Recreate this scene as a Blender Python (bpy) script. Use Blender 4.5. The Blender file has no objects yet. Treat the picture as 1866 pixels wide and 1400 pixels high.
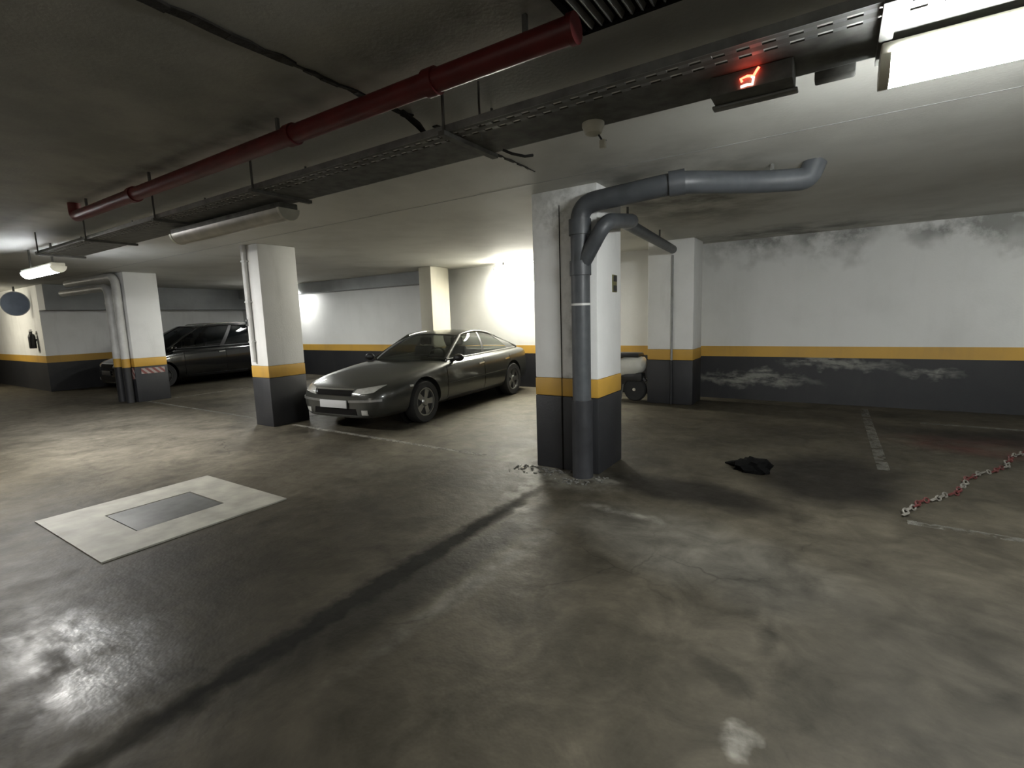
import bpy, bmesh, math, random
from mathutils import Vector, Matrix
from mathutils.bvhtree import BVHTree
random.seed(7)
sc = bpy.context.scene
COL = sc.collection

# ---------------------------------------------------------------- camera
F_PX, YAW, PITCH, ROLL, EYE = 904.0, 0.5786, -0.13233, -0.03083, 1.55
cam = bpy.data.cameras.new('camera'); camo = bpy.data.objects.new('camera', cam); COL.objects.link(camo)
cam.sensor_width = 36.0; cam.sensor_fit = 'HORIZONTAL'; cam.lens = F_PX / 1866 * 36.0
cam.clip_start = 0.02; cam.clip_end = 200
fw = Vector((-math.sin(YAW) * math.cos(PITCH), math.cos(YAW) * math.cos(PITCH), math.sin(PITCH)))
r0 = Vector((math.cos(YAW), math.sin(YAW), 0)); u0 = r0.cross(fw)
rr = math.cos(ROLL) * r0 + math.sin(ROLL) * u0; uu = -math.sin(ROLL) * r0 + math.cos(ROLL) * u0
M3 = Matrix((rr, uu, -fw)).transposed()
camo.matrix_world = Matrix.Translation((0, 0, EYE)) @ M3.to_4x4()
sc.camera = camo

# ---------------------------------------------------------------- world, exposure
w = bpy.data.worlds.new('world'); sc.world = w; w.use_nodes = True
w.node_tree.nodes['Background'].inputs[0].default_value = (0.6, 0.65, 0.7, 1)
w.node_tree.nodes['Background'].inputs[1].default_value = 0.0
vs = sc.view_settings
vs.view_transform = 'Standard'; vs.look = 'None'; vs.gamma = 1.0; vs.use_curve_mapping = False
vs.exposure = 0.0
LAMP_POWER = {'right': 220.0, 'rightbay': 62.0, 'row': 58.0, 'side': 330.0, 'warm': 280.0, 'corner': 130.0, 'bay': 95.0, 'left': 100.0, 'rear': 105.0}

H = 2.75          # ceiling
B1, B2 = 0.757, 0.938   # yellow stripe
YW = 9.48         # back wall
XL, YL = -17.2, 4.22    # left block corner
PI = math.pi

# ---------------------------------------------------------------- material helpers
def newmat(name):
    m = bpy.data.materials.new(name); m.use_nodes = True
    nt = m.node_tree; nt.nodes.clear()
    out = nt.nodes.new('ShaderNodeOutputMaterial')
    return m, nt, out
class NB:
    def __init__(s, nt): s.nt = nt; s.pos = None
    def n(s, t, **k):
        x = s.nt.nodes.new(t)
        for a, b in k.items(): setattr(x, a, b)
        return x
    def lk(s, a, b): s.nt.links.new(a, b)
    def P(s):
        if s.pos is None: s.pos = s.n('ShaderNodeNewGeometry').outputs['Position']
        return s.pos
    def val(s, x, sock):
        if isinstance(x, (int, float)): sock.default_value = x
        elif isinstance(x, (tuple, list)): sock.default_value = tuple(x) + ((1,) if len(x) == 3 and len(sock.default_value) == 4 else ())
        else: s.lk(x, sock)
    def math(s, op, a, b=0.0, clamp=False):
        m = s.n('ShaderNodeMath', operation=op, use_clamp=clamp); s.val(a, m.inputs[0]); s.val(b, m.inputs[1]); return m.outputs[0]
    def vm(s, op, a, b):
        m = s.n('ShaderNodeVectorMath', operation=op); s.val(a, m.inputs[0]); s.val(b, m.inputs[1]); return m.outputs[0]
    def noise(s, scale, detail=4, rough=.55, vec=None, out='Fac', dist=0):
        m = s.n('ShaderNodeTexNoise'); m.inputs['Scale'].default_value = scale; m.inputs['Detail'].default_value = detail
        m.inputs['Roughness'].default_value = rough; m.inputs['Distortion'].default_value = dist
        s.lk(vec if vec is not None else s.P(), m.inputs['Vector']); return m.outputs[out]
    def ramp(s, fac, a, b, lo=0.0, hi=1.0):
        m = s.n('ShaderNodeMapRange'); s.val(fac, m.inputs['Value'])
        m.inputs['From Min'].default_value = a; m.inputs['From Max'].default_value = b
        m.inputs['To Min'].default_value = lo; m.inputs['To Max'].default_value = hi; return m.outputs[0]
    def mix(s, fac, a, b):
        m = s.n('ShaderNodeMix', data_type='RGBA'); s.val(fac, m.inputs[0]); s.val(a, m.inputs[6]); s.val(b, m.inputs[7]); return m.outputs[2]
    def stretch(s, sc_):
        return s.vm('MULTIPLY', s.P(), sc_)
    def warp(s, amt, scale):
        c = s.noise(scale, 3, .6, out='Color'); d = s.vm('SUBTRACT', c, (.5, .5, .5)); d = s.vm('MULTIPLY', d, (amt, amt, amt)); return s.vm('ADD', s.P(), d)
    def ell(s, vec, c, r, ang=0.0, soft=.5):
        """soft-edged ellipse mask around c (world coordinates)"""
        d = s.vm('SUBTRACT', vec, c)
        if ang:
            ro = s.n('ShaderNodeVectorRotate', rotation_type='Z_AXIS'); s.lk(d, ro.inputs['Vector']); ro.inputs['Angle'].default_value = ang; d = ro.outputs[0]
        d = s.vm('DIVIDE', d, r)
        l = s.n('ShaderNodeVectorMath', operation='LENGTH'); s.lk(d, l.inputs[0])
        return s.ramp(l.outputs['Value'], 1.0, 1.0 - soft, 0, 1)
    def bsdf(s, out, col, rough=.6, metal=0.0, spec=.5, bump=None, bstr=.2, bdist=.02, **kw):
        b = s.n('ShaderNodeBsdfPrincipled'); s.val(col, b.inputs['Base Color']); s.val(rough, b.inputs['Roughness']); s.val(metal, b.inputs['Metallic'])
        b.inputs['Specular IOR Level'].default_value = spec
        for k, v in kw.items(): s.val(v, b.inputs[k.replace('_', ' ')])
        if bump is not None:
            bp = s.n('ShaderNodeBump'); bp.inputs['Strength'].default_value = bstr; bp.inputs['Distance'].default_value = bdist
            s.lk(bump, bp.inputs['Height']); s.lk(bp.outputs[0], b.inputs['Normal'])
        s.lk(b.outputs[0], out.inputs[0]); return b

MAT = {}
def simple(name, col, rough=.5, metal=0.0, var=.12, scale=6, spec=.5, bstr=.0, **kw):
    m, nt, out = newmat(name); b = NB(nt)
    f = b.noise(scale, 4)
    c2 = tuple(max(0, c * (1 - var * 2)) for c in col); c1 = tuple(min(1, c * (1 + var)) for c in col)
    c = b.mix(b.ramp(f, .3, .7), c2, c1)
    b.bsdf(out, c, rough, metal, spec, bump=f if bstr else None, bstr=bstr, **kw)
    MAT[name] = m; return m
def emit(name, col, strength):
    m, nt, out = newmat(name); b = NB(nt)
    e = b.n('ShaderNodeEmission'); e.inputs[0].default_value = (*col, 1); e.inputs[1].default_value = strength
    b.lk(e.outputs[0], out.inputs[0]); MAT[name] = m; return m

def paint(name, col, dirt, amt=.5, streak=1.0, rough=.55, extra=None, grime=None):
    """old wall paint: mottling, vertical streaks and blotchy wear"""
    m, nt, out = newmat(name); b = NB(nt)
    n1 = b.noise(1.1, 6, .6); n2 = b.noise(5, 5, .6, vec=b.stretch((1, 1, .18)))
    d = b.math('MULTIPLY', b.ramp(n1, .45, .75), amt); d2 = b.math('MULTIPLY', b.ramp(n2, .52, .8), amt * streak)
    c = b.mix(b.math('ADD', d, d2, True), col, dirt)
    if extra: c = extra(b, c)
    fine = b.noise(45, 3)
    b.bsdf(out, c, rough, bump=fine, bstr=.15, bdist=.01)
    MAT[name] = m; return m

def chipped(col, thr=.66, scale=3.5, zmax=None):
    def fn(b, c):
        n = b.noise(scale, 7, .7); f = b.ramp(n, thr, thr + .04)
        return b.mix(f, c, col)
    return fn

WHITE = (.8, .8, .78); GREYED = (.5, .5, .47)
paint('white_paint', WHITE, GREYED, .35)
def pillar_damp(b, c):
    w_ = b.warp(.35, 5)
    f = b.ell(w_, (-2.12, 4.3, 1.2), (.13, .6, 1.6), soft=.9)
    f2 = b.ell(w_, (-2.2, 4.3, 2.55), (.5, .7, .45), soft=.8)
    n = b.ramp(b.noise(7, 6, .65), .42, .6)
    f = b.math('MULTIPLY', b.math('MAXIMUM', f, f2), n)
    return b.mix(b.math('MULTIPLY', f, .7), c, (.3, .3, .27))
paint('white_paint_damp', WHITE, GREYED, .35, extra=pillar_damp)
paint('cream_paint', (.66, .63, .52), (.45, .43, .36), .25)
def wall_dirt(b, c):
    w_ = b.warp(1.3, 1.2)
    f = b.ell(w_, (-.6, YW, 2.75), (1.7, 3, .55), soft=.6)
    f2 = b.ell(w_, (1.5, YW, 2.9), (1.6, 3, .6), soft=.6)
    n = b.ramp(b.noise(2.5, 6, .6), .38, .55)
    return b.mix(b.math('MULTIPLY', b.math('MAXIMUM', f, f2), n), c, (.24, .24, .225))
paint('wall_white', (.64, .64, .62), (.5, .5, .48), .4, .5, extra=wall_dirt)
paint('yellow_paint', (.5, .29, .045), (.33, .2, .055), .5)
paint('dark_paint', (.014, .0145, .017), (.03, .03, .03), .5, extra=chipped((.13, .13, .12), .7))
def salts(b, c):
    w_ = b.warp(.5, 3.0)
    f = b.ell(w_, (-1.25, YW, .36), (1.25, 3, .13), soft=.7)
    f = b.math('MAXIMUM', f, b.ell(w_, (.05, YW, .66), (.95, 3, .12), soft=.7))
    f = b.math('MAXIMUM', f, b.ell(w_, (1.2, YW, .56), (.5, 3, .08), soft=.9))
    n = b.ramp(b.noise(9, 6, .7, vec=b.stretch((.5, 1, 2.2))), .36, .56)
    return b.mix(b.math('MULTIPLY', f, n), c, (.17, .17, .15))
paint('dado_paint', (.011, .0115, .014), (.026, .026, .025), .5, extra=salts)
def ceil_stain(b, c):
    w_ = b.warp(.8, 1.6)
    f = b.ell(w_, (-1.4, 5.6, H), (1.2, 2.2, 3), soft=.7)
    f = b.math('MAXIMUM', f, b.ell(w_, (-.6, 9.0, H), (2.0, .9, 3), soft=.7))
    f = b.math('MAXIMUM', f, b.ell(w_, (-3, 1.75, H), (6, .22, 3), soft=.8))
    n = b.ramp(b.noise(2.2, 6, .62), .36, .62)
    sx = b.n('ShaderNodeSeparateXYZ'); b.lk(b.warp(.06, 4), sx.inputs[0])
    c = b.mix(b.ramp(sx.outputs[1], 1.86, 1.7), c, b.mix(b.ramp(b.noise(1.7, 5, .6), .35, .65), (.25, .245, .22), (.36, .35, .31)))   # near aisle side of the ceiling in a darker mottled tone
    return b.mix(b.math('MULTIPLY', f, n), c, (.2, .197, .175))
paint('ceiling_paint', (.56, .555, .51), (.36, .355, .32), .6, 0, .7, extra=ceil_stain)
paint('beam_paint', (.3, .31, .31), (.17, .18, .18), .6, .3)

# ------------ floor
def floor_mat():
    m, nt, out = newmat('floor_concrete'); b = NB(nt)
    w1 = b.warp(.45, 2.2); w2 = b.warp(.16, 7)
    n0 = b.noise(.35, 5, .55); n1 = b.noise(1.3, 5, .62); n2 = b.noise(6, 5, .65); n3 = b.noise(38, 3, .6)
    c = b.mix(b.ramp(n0, .35, .65), (0.04255, 0.03702, 0.02644), (0.06056, 0.05306, 0.03864))
    c = b.mix(b.math('MULTIPLY', b.ramp(n1, .48, .7), .55), c, (0.02449, 0.0215, 0.01587))
    c = b.mix(b.math('MULTIPLY', b.ramp(n2, .55, .75), .3), c, (0.07734, 0.0681, 0.05084))
    c = b.mix(b.math('MULTIPLY', b.ramp(n3, .5, .8), .25), c, (0.0232, 0.0203, 0.01423))
    def lay(c, f, col, k=1.0, nz=None):
        if nz is not None: f = b.math('MULTIPLY', f, nz)
        return b.mix(b.math('MULTIPLY', f, k), c, col)
    patch = b.ramp(n2, .33, .55); patch2 = b.ramp(n1, .36, .56)
    # lamp light painted into the slab colour as pale patches
    c = lay(c, b.ell(w1, (-9.0, 3.0, 0), (5.5, 1.6, 5), soft=.6), (.155, .14, .112), .75)
    c = lay(c, b.ell(w1, (-4.0, 6.5, 0), (1.7, 3.4, 5), soft=.6), (.2, .185, .145), .8)
    c = lay(c, b.ell(w2, (-2.95, 4.75, 0), (.42, .4, 5), soft=.7), (.34, .32, .26), .8)
    # darker ovals in the foreground lane
    c = lay(c, b.ell(w1, (-3.1, 1.5, 0), (1.6, 1.5, 5), soft=.7), (0.0219, 0.01912, 0.01342), .75)
    c = lay(c, b.ell(w1, (-1.5, .8, 0), (1.0, 1.2, 5), soft=.7), (0.02578, 0.02198, 0.01525), .6)
    # dusty apron in front of and around the twin pillar
    c = lay(c, b.ell(w1, (-.8, 3.25, 0), (1.15, .55, 5), .3, soft=.5), (.085, .08, .067), .65)
    c = lay(c, b.ell(w2, (-2.15, 4.2, 0), (.75, .42, 5), soft=.6), (.15, .142, .118), .8, patch)
    # oily patches in the right hand bay
    oil1 = b.ell(w1, (.0, 5.25, 0), (.72, 1.0, 5), soft=.45)
    oil2 = b.ell(w1, (-1.05, 4.3, 0), (1.15, .4, 5), .12, soft=.5)
    oil3 = b.ell(w1, (1.9, 7.7, 0), (1.9, .75, 5), soft=.6)
    oil4 = b.ell(w1, (-.5, 6.9, 0), (.9, .8, 5), soft=.8)
    oil = b.math('MAXIMUM', b.math('MAXIMUM', oil1, oil2), b.math('MAXIMUM', oil3, b.math('MULTIPLY', oil4, .5)))
    c = lay(c, oil, (.007, .006, .0048), .9)
    c = lay(c, b.ell(w1, (1.35, 7.2, 0), (.95, .6, 5), soft=.6), (.055, .014, .012), .65, patch2)
    # gutter along the slab joint
    sl = b.ell(w2, (-2.2, 1.9, 0), (.12, 2.2, 5), soft=.5)
    c = lay(c, sl, (.004, .0036, .003), .9)
    sl2 = b.ell(w2, (-1.98, 2.2, 0), (.19, 1.5, 5), .06, soft=.5)
    c = lay(c, sl2, (.011, .01, .008), .75)
    # white plaster residues
    res = b.ell(w2, (-1.35, 3.6, 0), (.42, .075, 5), .12, soft=.7)
    res = b.math('MAXIMUM', res, b.ell(w2, (-2.35, 3.75, 0), (.12, .5, 5), -.1, soft=.8))
    res = b.math('MAXIMUM', res, b.ell(w2, (-.225, 1.79, 0), (.075, .1, 5), soft=.5))
    res = b.math('MAXIMUM', res, b.ell(w2, (-1.85, 4.25, 0), (.3, .1, 5), .1, soft=.7))
    c = lay(c, res, (.18, .17, .145), .8, patch)
    dk = b.ell(w2, (-.33, 2.09, 0), (.17, .1, 5), .5, soft=.5)
    dk = b.math('MAXIMUM', dk, b.ell(w2, (-.2, 2.5, 0), (.05, .2, 5), soft=.8))
    c = lay(c, b.ell(w2, (-1.72, 2.3, 0), (.09, 1.3, 5), .05, soft=.8), (.1, .095, .08), .7, patch)
    c = lay(c, dk, (0.01547, 0.01314, 0.009153), .7)
    # cracks
    vo = b.n('ShaderNodeTexVoronoi', feature='DISTANCE_TO_EDGE'); vo.inputs['Scale'].default_value = .55
    b.lk(w1, vo.inputs['Vector'])
    cr = b.ramp(vo.outputs['Distance'], .006, .0)
    c = lay(c, cr, (0.01289, 0.01123, 0.008131), .7, b.ramp(n1, .45, .6))
    # wet film at the foreground left and along the gutter
    wet = b.ell(w1, (-2.95, .70, 0), (.85, .36, 5), soft=.7)
    wet = b.math('MULTIPLY', wet, b.ramp(b.noise(3.2, 5, .6, vec=b.stretch((1, 2.2, 1))), .36, .56))
    rough = b.math('SUBTRACT', b.ramp(n2, .3, .7, .62, .48), b.math('MULTIPLY', wet, .2))
    rough = b.math('ADD', rough, b.math('MULTIPLY', sl, .3))
    rough = b.math('SUBTRACT', rough, b.math('MULTIPLY', oil, .05))
    c = lay(c, wet, (0.01547, 0.01338, 0.009555), .5)
    # slab colour darkened below the right lamp to tone down its light
    c = lay(c, b.ell(w1, (.5, 2.6, 0), (1.5, 1.7, 5), soft=.8), (.022, .0205, .017), .7)
    # mottling of the whole slab
    n4 = b.noise(2.6, 6, .68, dist=.6)
    k = b.math('MULTIPLY', b.ramp(n4, .32, .7, .55, 1.45), b.ramp(n1, .3, .7, 1.3, .75))
    sc3 = b.n('ShaderNodeVectorMath', operation='SCALE'); b.lk(c, sc3.inputs[0]); b.lk(k, sc3.inputs['Scale']); c = sc3.outputs[0]
    hgt = b.noise(9, 3, .7)
    bs = b.bsdf(out, c, rough, bump=hgt, bstr=.22, bdist=.02)
    b.lk(b.math('ADD', b.math('MULTIPLY', wet, .3), .13), bs.inputs['Specular IOR Level'])
    MAT['floor'] = m
floor_mat()
def worn_line(name, col, thr):
    m, nt, out = newmat(name); b = NB(nt)
    bs = b.n('ShaderNodeBsdfPrincipled'); bs.inputs['Base Color'].default_value = (*col, 1); bs.inputs['Roughness'].default_value = .7
    tr = b.n('ShaderNodeBsdfTransparent'); mx = b.n('ShaderNodeMixShader')
    f = b.ramp(b.noise(7, 7, .7), thr - .08, thr + .12, 0, .85)
    b.lk(f, mx.inputs[0]); b.lk(tr.outputs[0], mx.inputs[1]); b.lk(bs.outputs[0], mx.inputs[2]); b.lk(mx.outputs[0], out.inputs[0])
    MAT[name] = m
worn_line('line_paint', (.24, .23, .195), .44)
worn_line('line_paint_faint', (.13, .125, .105), .5)

simple('pale_slab', (.3, .29, .25), .65, var=.14, scale=5, bstr=.1)
simple('cover_slab', (.08, .082, .078), .6, var=.15, scale=9, bstr=.1)
simple('dark_gap', (.006, .0055, .005), .9, spec=.1)
simple('filler', (.022, .019, .015), .95, var=.3, scale=20, bstr=.4)
simple('galvanised', (.2, .205, .2), .5, .4, var=.2, scale=9)
simple('dusty_steel', (.12, .12, .11), .7, .2, var=.2, scale=12)
simple('red_pipe', (.13, .013, .013), .45, var=.2, scale=5)
simple('grey_pvc', (.07, .076, .083), .45, var=.15, scale=7)
simple('dark_pvc', (.028, .029, .033), .5, var=.2, scale=7)
simple('white_pvc', (.62, .62, .6), .45, var=.08, scale=5)
simple('cream_plastic', (.55, .54, .45), .5, var=.1)
simple('dead_tube', (.42, .4, .33), .35, var=.12)
simple('black_plastic', (.012, .012, .013), .45)
simple('black_cloth', (.003, .003, .003), .95, var=.3, scale=30, spec=.08, bstr=.4)
simple('plaster_dust', (.11, .107, .095), .9, var=.2, scale=20)
simple('pipe_grey', (.3, .3, .29), .5)
simple('rim_black', (.02, .02, .02), .5)
simple('car_grey', (.04, .041, .036), .3, .3, var=.03, scale=3, Coat_Weight=.7, Coat_Roughness=.06)
simple('car_black', (.0025, .0027, .0032), .22, .0, var=.03, scale=3, Coat_Weight=.8, Coat_Roughness=.05)
simple('rubber', (.014, .014, .014), .8)
simple('alloy', (.3, .3, .29), .35, .8, var=.1)
simple('chrome', (.62, .62, .6), .18, 1.0, var=.03)
simple('lamp_glass', (.5, .5, .47), .12, .3, var=.1, scale=18, Coat_Weight=.8, Coat_Roughness=.04)
simple('amber', (.5, .2, .03), .3)
simple('tail_red', (.25, .01, .01), .25)
simple('interior', (.05, .05, .05), .8)
simple('seat_cloth', (.08, .082, .085), .9)
simple('plate_grey', (.42, .42, .42), .6, var=.02)
simple('plate_dark', (.03, .03, .03), .5, var=.05)
simple('sign_blue', (.13, .17, .26), .45, var=.08)
simple('sign_rim', (.35, .37, .42), .45, var=.08)
simple('scooter_white', (.6, .6, .55), .35, var=.05, Coat_Weight=.4)
simple('chain_red', (.085, .018, .017), .5)
simple('chain_white', (.15, .14, .12), .5)
simple('olive_plate', (.16, .15, .07), .6)
emit('tube_left', (1.0, .93, .76), LAMP_POWER['left'])
emit('tube_rightbay', (.97, 1.0, .97), LAMP_POWER['rightbay'])
emit('tube_bay', (.98, 1.0, .96), LAMP_POWER['bay'])
emit('tube_side', (1.0, .98, .94), LAMP_POWER['side'])
emit('tube_right', (.96, .99, .98), LAMP_POWER['right'])
emit('tube_row', (.88, .93, 1.0), LAMP_POWER['row'])
emit('tube_warm', (1.0, .97, .84), LAMP_POWER['warm'])
emit('tube_corner', (.98, .99, .96), LAMP_POWER['corner'])
emit('rear_fill_tube', (1.0, .95, .86), LAMP_POWER['rear'])
emit('led_red', (1.0, .06, .03), 14.0)
emit('led_core', (1.0, .3, .22), 12.0)
def glass(name, tint, gl=.9):
    m, nt, out = newmat(name); b = NB(nt)
    t = b.n('ShaderNodeBsdfTransparent'); t.inputs[0].default_value = (*tint, 1)
    g = b.n('ShaderNodeBsdfGlossy'); g.inputs['Roughness'].default_value = .03
    fr = b.n('ShaderNodeFresnel'); fr.inputs['IOR'].default_value = 1.5
    mx = b.n('ShaderNodeMixShader'); b.lk(b.math('MULTIPLY', fr.outputs[0], gl), mx.inputs[0])
    b.lk(t.outputs[0], mx.inputs[1]); b.lk(g.outputs[0], mx.inputs[2]); b.lk(mx.outputs[0], out.inputs[0]); MAT[name] = m
glass('car_glass', (.84, .88, .82)); glass('dark_glass', (.22, .24, .26))
def hazard():
    m, nt, out = newmat('hazard_tape'); b = NB(nt)
    sx = b.n('ShaderNodeSeparateXYZ'); b.lk(b.P(), sx.inputs[0])
    a = b.math('ADD', b.math('ADD', sx.outputs[0], sx.outputs[1]), sx.outputs[2])
    f = b.math('FRACT', b.math('MULTIPLY', a, 8.0)); f = b.math('GREATER_THAN', f, .5)
    b.bsdf(out, b.mix(f, (.16, .045, .04), (.3, .26, .24)), .5); MAT['hazard_tape'] = m
hazard()

# ---------------------------------------------------------------- mesh helpers
class MB:
    def __init__(s): s.bm = bmesh.new()
    def box(s, lo, hi, bev=0.0, rot=None, piv=None):
        b2 = bmesh.new(); bmesh.ops.create_cube(b2, size=1)
        lo, hi = Vector(lo), Vector(hi)
        for v in b2.verts: v.co = Vector(((lo[i] + hi[i]) / 2 + v.co[i] * (hi[i] - lo[i]) for i in range(3)))
        if bev: bmesh.ops.bevel(b2, geom=list(b2.edges) , offset=bev, segments=2, affect='EDGES', profile=.5)
        if rot is not None:
            bmesh.ops.rotate(b2, verts=b2.verts, cent=piv if piv is not None else (lo + hi) / 2, matrix=rot)
        s.add(b2); return s
    def add(s, b2):
        me = bpy.data.meshes.new('tmp'); b2.to_mesh(me); b2.free(); s.bm.from_mesh(me); bpy.data.meshes.remove(me)
    def tube(s, pts, r, seg=12, cap=True, closed=False):
        pts = [Vector(p) for p in pts]; n = len(pts)
        rs = r if isinstance(r, (list, tuple)) else [r] * n
        rings = []; up = None
        for i, p in enumerate(pts):
            if closed: t = (pts[(i + 1) % n] - pts[i - 1]).normalized()
            elif i == 0: t = (pts[1] - p).normalized()
            elif i == n - 1: t = (p - pts[-2]).normalized()
            else: t = ((pts[i + 1] - p).normalized() + (p - pts[i - 1]).normalized()).normalized()
            if up is None:
                a = Vector((0, 0, 1)) if abs(t.z) < .9 else Vector((1, 0, 0)); up = (a - t * a.dot(t)).normalized()
            else: up = (up - t * up.dot(t)).normalized()
            sd = t.cross(up)
            rings.append([s.bm.verts.new(p + (up * math.cos(2 * PI * k / seg) + sd * math.sin(2 * PI * k / seg)) * rs[i]) for k in range(seg)])
        m = n if closed else n - 1
        for i in range(m):
            a, b = rings[i], rings[(i + 1) % n]
            for k in range(seg): s.bm.faces.new((a[k], a[(k + 1) % seg], b[(k + 1) % seg], b[k]))
        if cap and not closed:
            s.bm.faces.new(rings[0][::-1]); s.bm.faces.new(rings[-1])
        return s
    def lathe(s, prof, seg=24, mtx=None):
        """prof: (radius, height) around local Z"""
        b2 = bmesh.new(); rings = []
        for r, z in prof:
            rings.append([b2.verts.new((max(r, 1e-4) * math.cos(2 * PI * k / seg), max(r, 1e-4) * math.sin(2 * PI * k / seg), z)) for k in range(seg)])
        for a, b in zip(rings, rings[1:]):
            for k in range(seg): b2.faces.new((a[k], a[(k + 1) % seg], b[(k + 1) % seg], b[k]))
        b2.faces.new(rings[0][::-1]); b2.faces.new(rings[-1])
        if mtx is not None: bmesh.ops.transform(b2, matrix=mtx, verts=b2.verts)
        s.add(b2); return s
    def grid(s, rows):
        vs_ = [[s.bm.verts.new(p) for p in row] for row in rows]
        for a, b in zip(vs_, vs_[1:]):
            for k in range(len(a) - 1): s.bm.faces.new((a[k], a[k + 1], b[k + 1], b[k]))
        return s
    def prism(s, poly, lo, hi, axis=2):
        def mk(p, h):
            q = [p[0], p[1]]; q.insert(axis, h); return s.bm.verts.new(q)
        a = [mk(p, lo) for p in poly]; b = [mk(p, hi) for p in poly]; n = len(poly)
        s.bm.faces.new(a[::-1]); s.bm.faces.new(b)
        for k in range(n): s.bm.faces.new((a[k], a[(k + 1) % n], b[(k + 1) % n], b[k]))
        return s
    def build(s, name, mat, parent=None, smooth=False, label=None):
        bmesh.ops.recalc_face_normals(s.bm, faces=s.bm.faces)
        me = bpy.data.meshes.new(name); s.bm.to_mesh(me); s.bm.free()
        if smooth:
            me.polygons.foreach_set('use_smooth', [True] * len(me.polygons))
            try: me.set_sharp_from_angle(angle=math.radians(38))
            except Exception: pass
        o = bpy.data.objects.new(name, me); me.materials.append(MAT[mat] if isinstance(mat, str) else mat); COL.objects.link(o)
        if parent: o.parent = parent
        if label: o['label'] = label
        return o
def tag(o, label, cat, group=None):
    o['label'] = label; o['category'] = cat
    if group: o['group'] = group
    return o
def struct(o, label=None):
    o['kind'] = 'structure'
    if label: o['label'] = label
    return o
def empty(name, loc=(0, 0, 0), rz=0.0):
    o = bpy.data.objects.new(name, None); COL.objects.link(o); o.location = loc; o.rotation_euler = (0, 0, rz); o.empty_display_size = .2
    bpy.context.view_layer.update(); return o
def bx(name, lo, hi, mat, parent=None, bev=0.0, label=None, off=None):
    if off is not None: lo = [a - b for a, b in zip(lo, off)]; hi = [a - b for a, b in zip(hi, off)]
    return MB().box(lo, hi, bev).build(name, mat, parent, smooth=bev > 0, label=label)
def arc(c, r, a0, a1, ax, ay, n=8):
    c, ax, ay = Vector(c), Vector(ax), Vector(ay)
    return [c + ax * (r * math.cos(a0 + (a1 - a0) * i / n)) + ay * (r * math.sin(a0 + (a1 - a0) * i / n)) for i in range(n + 1)]
def fillet(pts, r, n=6):
    """polyline with rounded corners"""
    pts = [Vector(p) for p in pts]; out = [pts[0]]
    for a, b, c in zip(pts, pts[1:], pts[2:]):
        d1 = (a - b).normalized(); d2 = (c - b).normalized(); rr_ = min(r, (a - b).length * .45, (c - b).length * .45)
        p, q = b + d1 * rr_, b + d2 * rr_
        for i in range(n + 1):
            t = i / n; out.append((1 - t) ** 2 * p + 2 * t * (1 - t) * b + t * t * q)
    out.append(pts[-1]); return out

# ---------------------------------------------------------------- setting
X0, X1, Y0 = -25.0, 7.0, -7.0
fl = struct(bx('floor', (X0, Y0, -.2), (X1, YW + .3, 0), 'floor'), 'stained grey concrete garage floor')
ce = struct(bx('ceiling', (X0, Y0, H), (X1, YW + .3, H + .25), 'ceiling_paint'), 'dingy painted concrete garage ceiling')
def banded_wall(name, lo, hi, faces, dado='dado_paint', label=None, white='wall_white'):
    wl = struct(bx(name, lo, hi, white), label)
    # the painted bands are thin coats on the faces given as (axis, value, out, a0, a1)
    for axis, v, out, a0, a1 in faces:
        t = .004 * out
        def rng(z0, z1):
            if axis == 'y': return (a0, min(v, v + t), z0), (a1, max(v, v + t), z1)
            return (min(v, v + t), a0, z0), (max(v, v + t), a1, z1)
        bx('yellow_stripe', *rng(B1, B2), 'yellow_paint', wl, label='yellow painted stripe')
        bx('dark_dado', *rng(0, B1), dado, wl, label='dark painted lower wall')
    return wl
banded_wall('wall_back', (X0, YW, 0), (X1, YW + .3, H), [('y', YW, -1, XL, X1)], label='back wall, white above a yellow stripe and dark dado')
banded_wall('wall_left', (X0, YL, 0), (XL, YW, H), [('x', XL, 1, YL - .004, YW - .004), ('y', YL, -1, X0, XL)], dado='dark_paint', label='white corner block wall with yellow stripe and dark dado', white='white_paint')
banded_wall('wall_right', (X1, Y0, 0), (X1 + .3, YW + .3, H), [('x', X1, -1, Y0, YW)], label='right hand garage wall')
banded_wall('wall_front', (X0, Y0 - .3, 0), (X1, Y0, H), [('y', Y0, 1, X0, X1)], label='garage wall behind the viewer')
banded_wall('wall_far_left', (X0 - .3, Y0, 0), (X0, YL, H), [('x', X0, 1, Y0, YL)], label='far left end wall')
struct(bx('ceiling_beam', (XL, YL, 2.11), (XL + .5, YW, H), 'beam_paint'), 'grey dropped beam along the left wall')
struct(bx('ceiling_beam', (XL + .5, YW - .35, 2.45), (-8.3, YW, H), 'beam_paint'), 'grey dropped beam along the back wall at the left')

# slab joint in the ceiling: ragged dark filler, then a hairline seam
def ragged(x, y0, y1, wid, z, n, seed, name, mat, parent):
    rnd = random.Random(seed); m = MB(); L_, R_ = [], []
    for i in range(n + 1):
        y = y0 + (y1 - y0) * i / n; ww = wid(i / n) * rnd.uniform(.6, 1.3); dx = rnd.uniform(-.006, .006)
        L_.append((x + dx - ww / 2, y)); R_.append((x + dx + ww / 2, y))
    for i in range(n):
        m.prism([L_[i], R_[i], R_[i + 1], L_[i + 1]], z - rnd.uniform(.004, .014), z, 2)
    return m.build(name, mat, parent)
ragged(-2.165, -1.0, 1.55, lambda t: .05, H, 34, 3, 'joint_filler', 'filler', ce)
ragged(-2.165, 1.5, 2.3, lambda t: .018 + .03 * t, H, 16, 4, 'joint_filler', 'filler', ce)
ragged(-2.15, 2.5, 3.75, lambda t: .03 * (1 - t) + .008, H, 22, 5, 'joint_filler', 'filler', ce)
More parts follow.
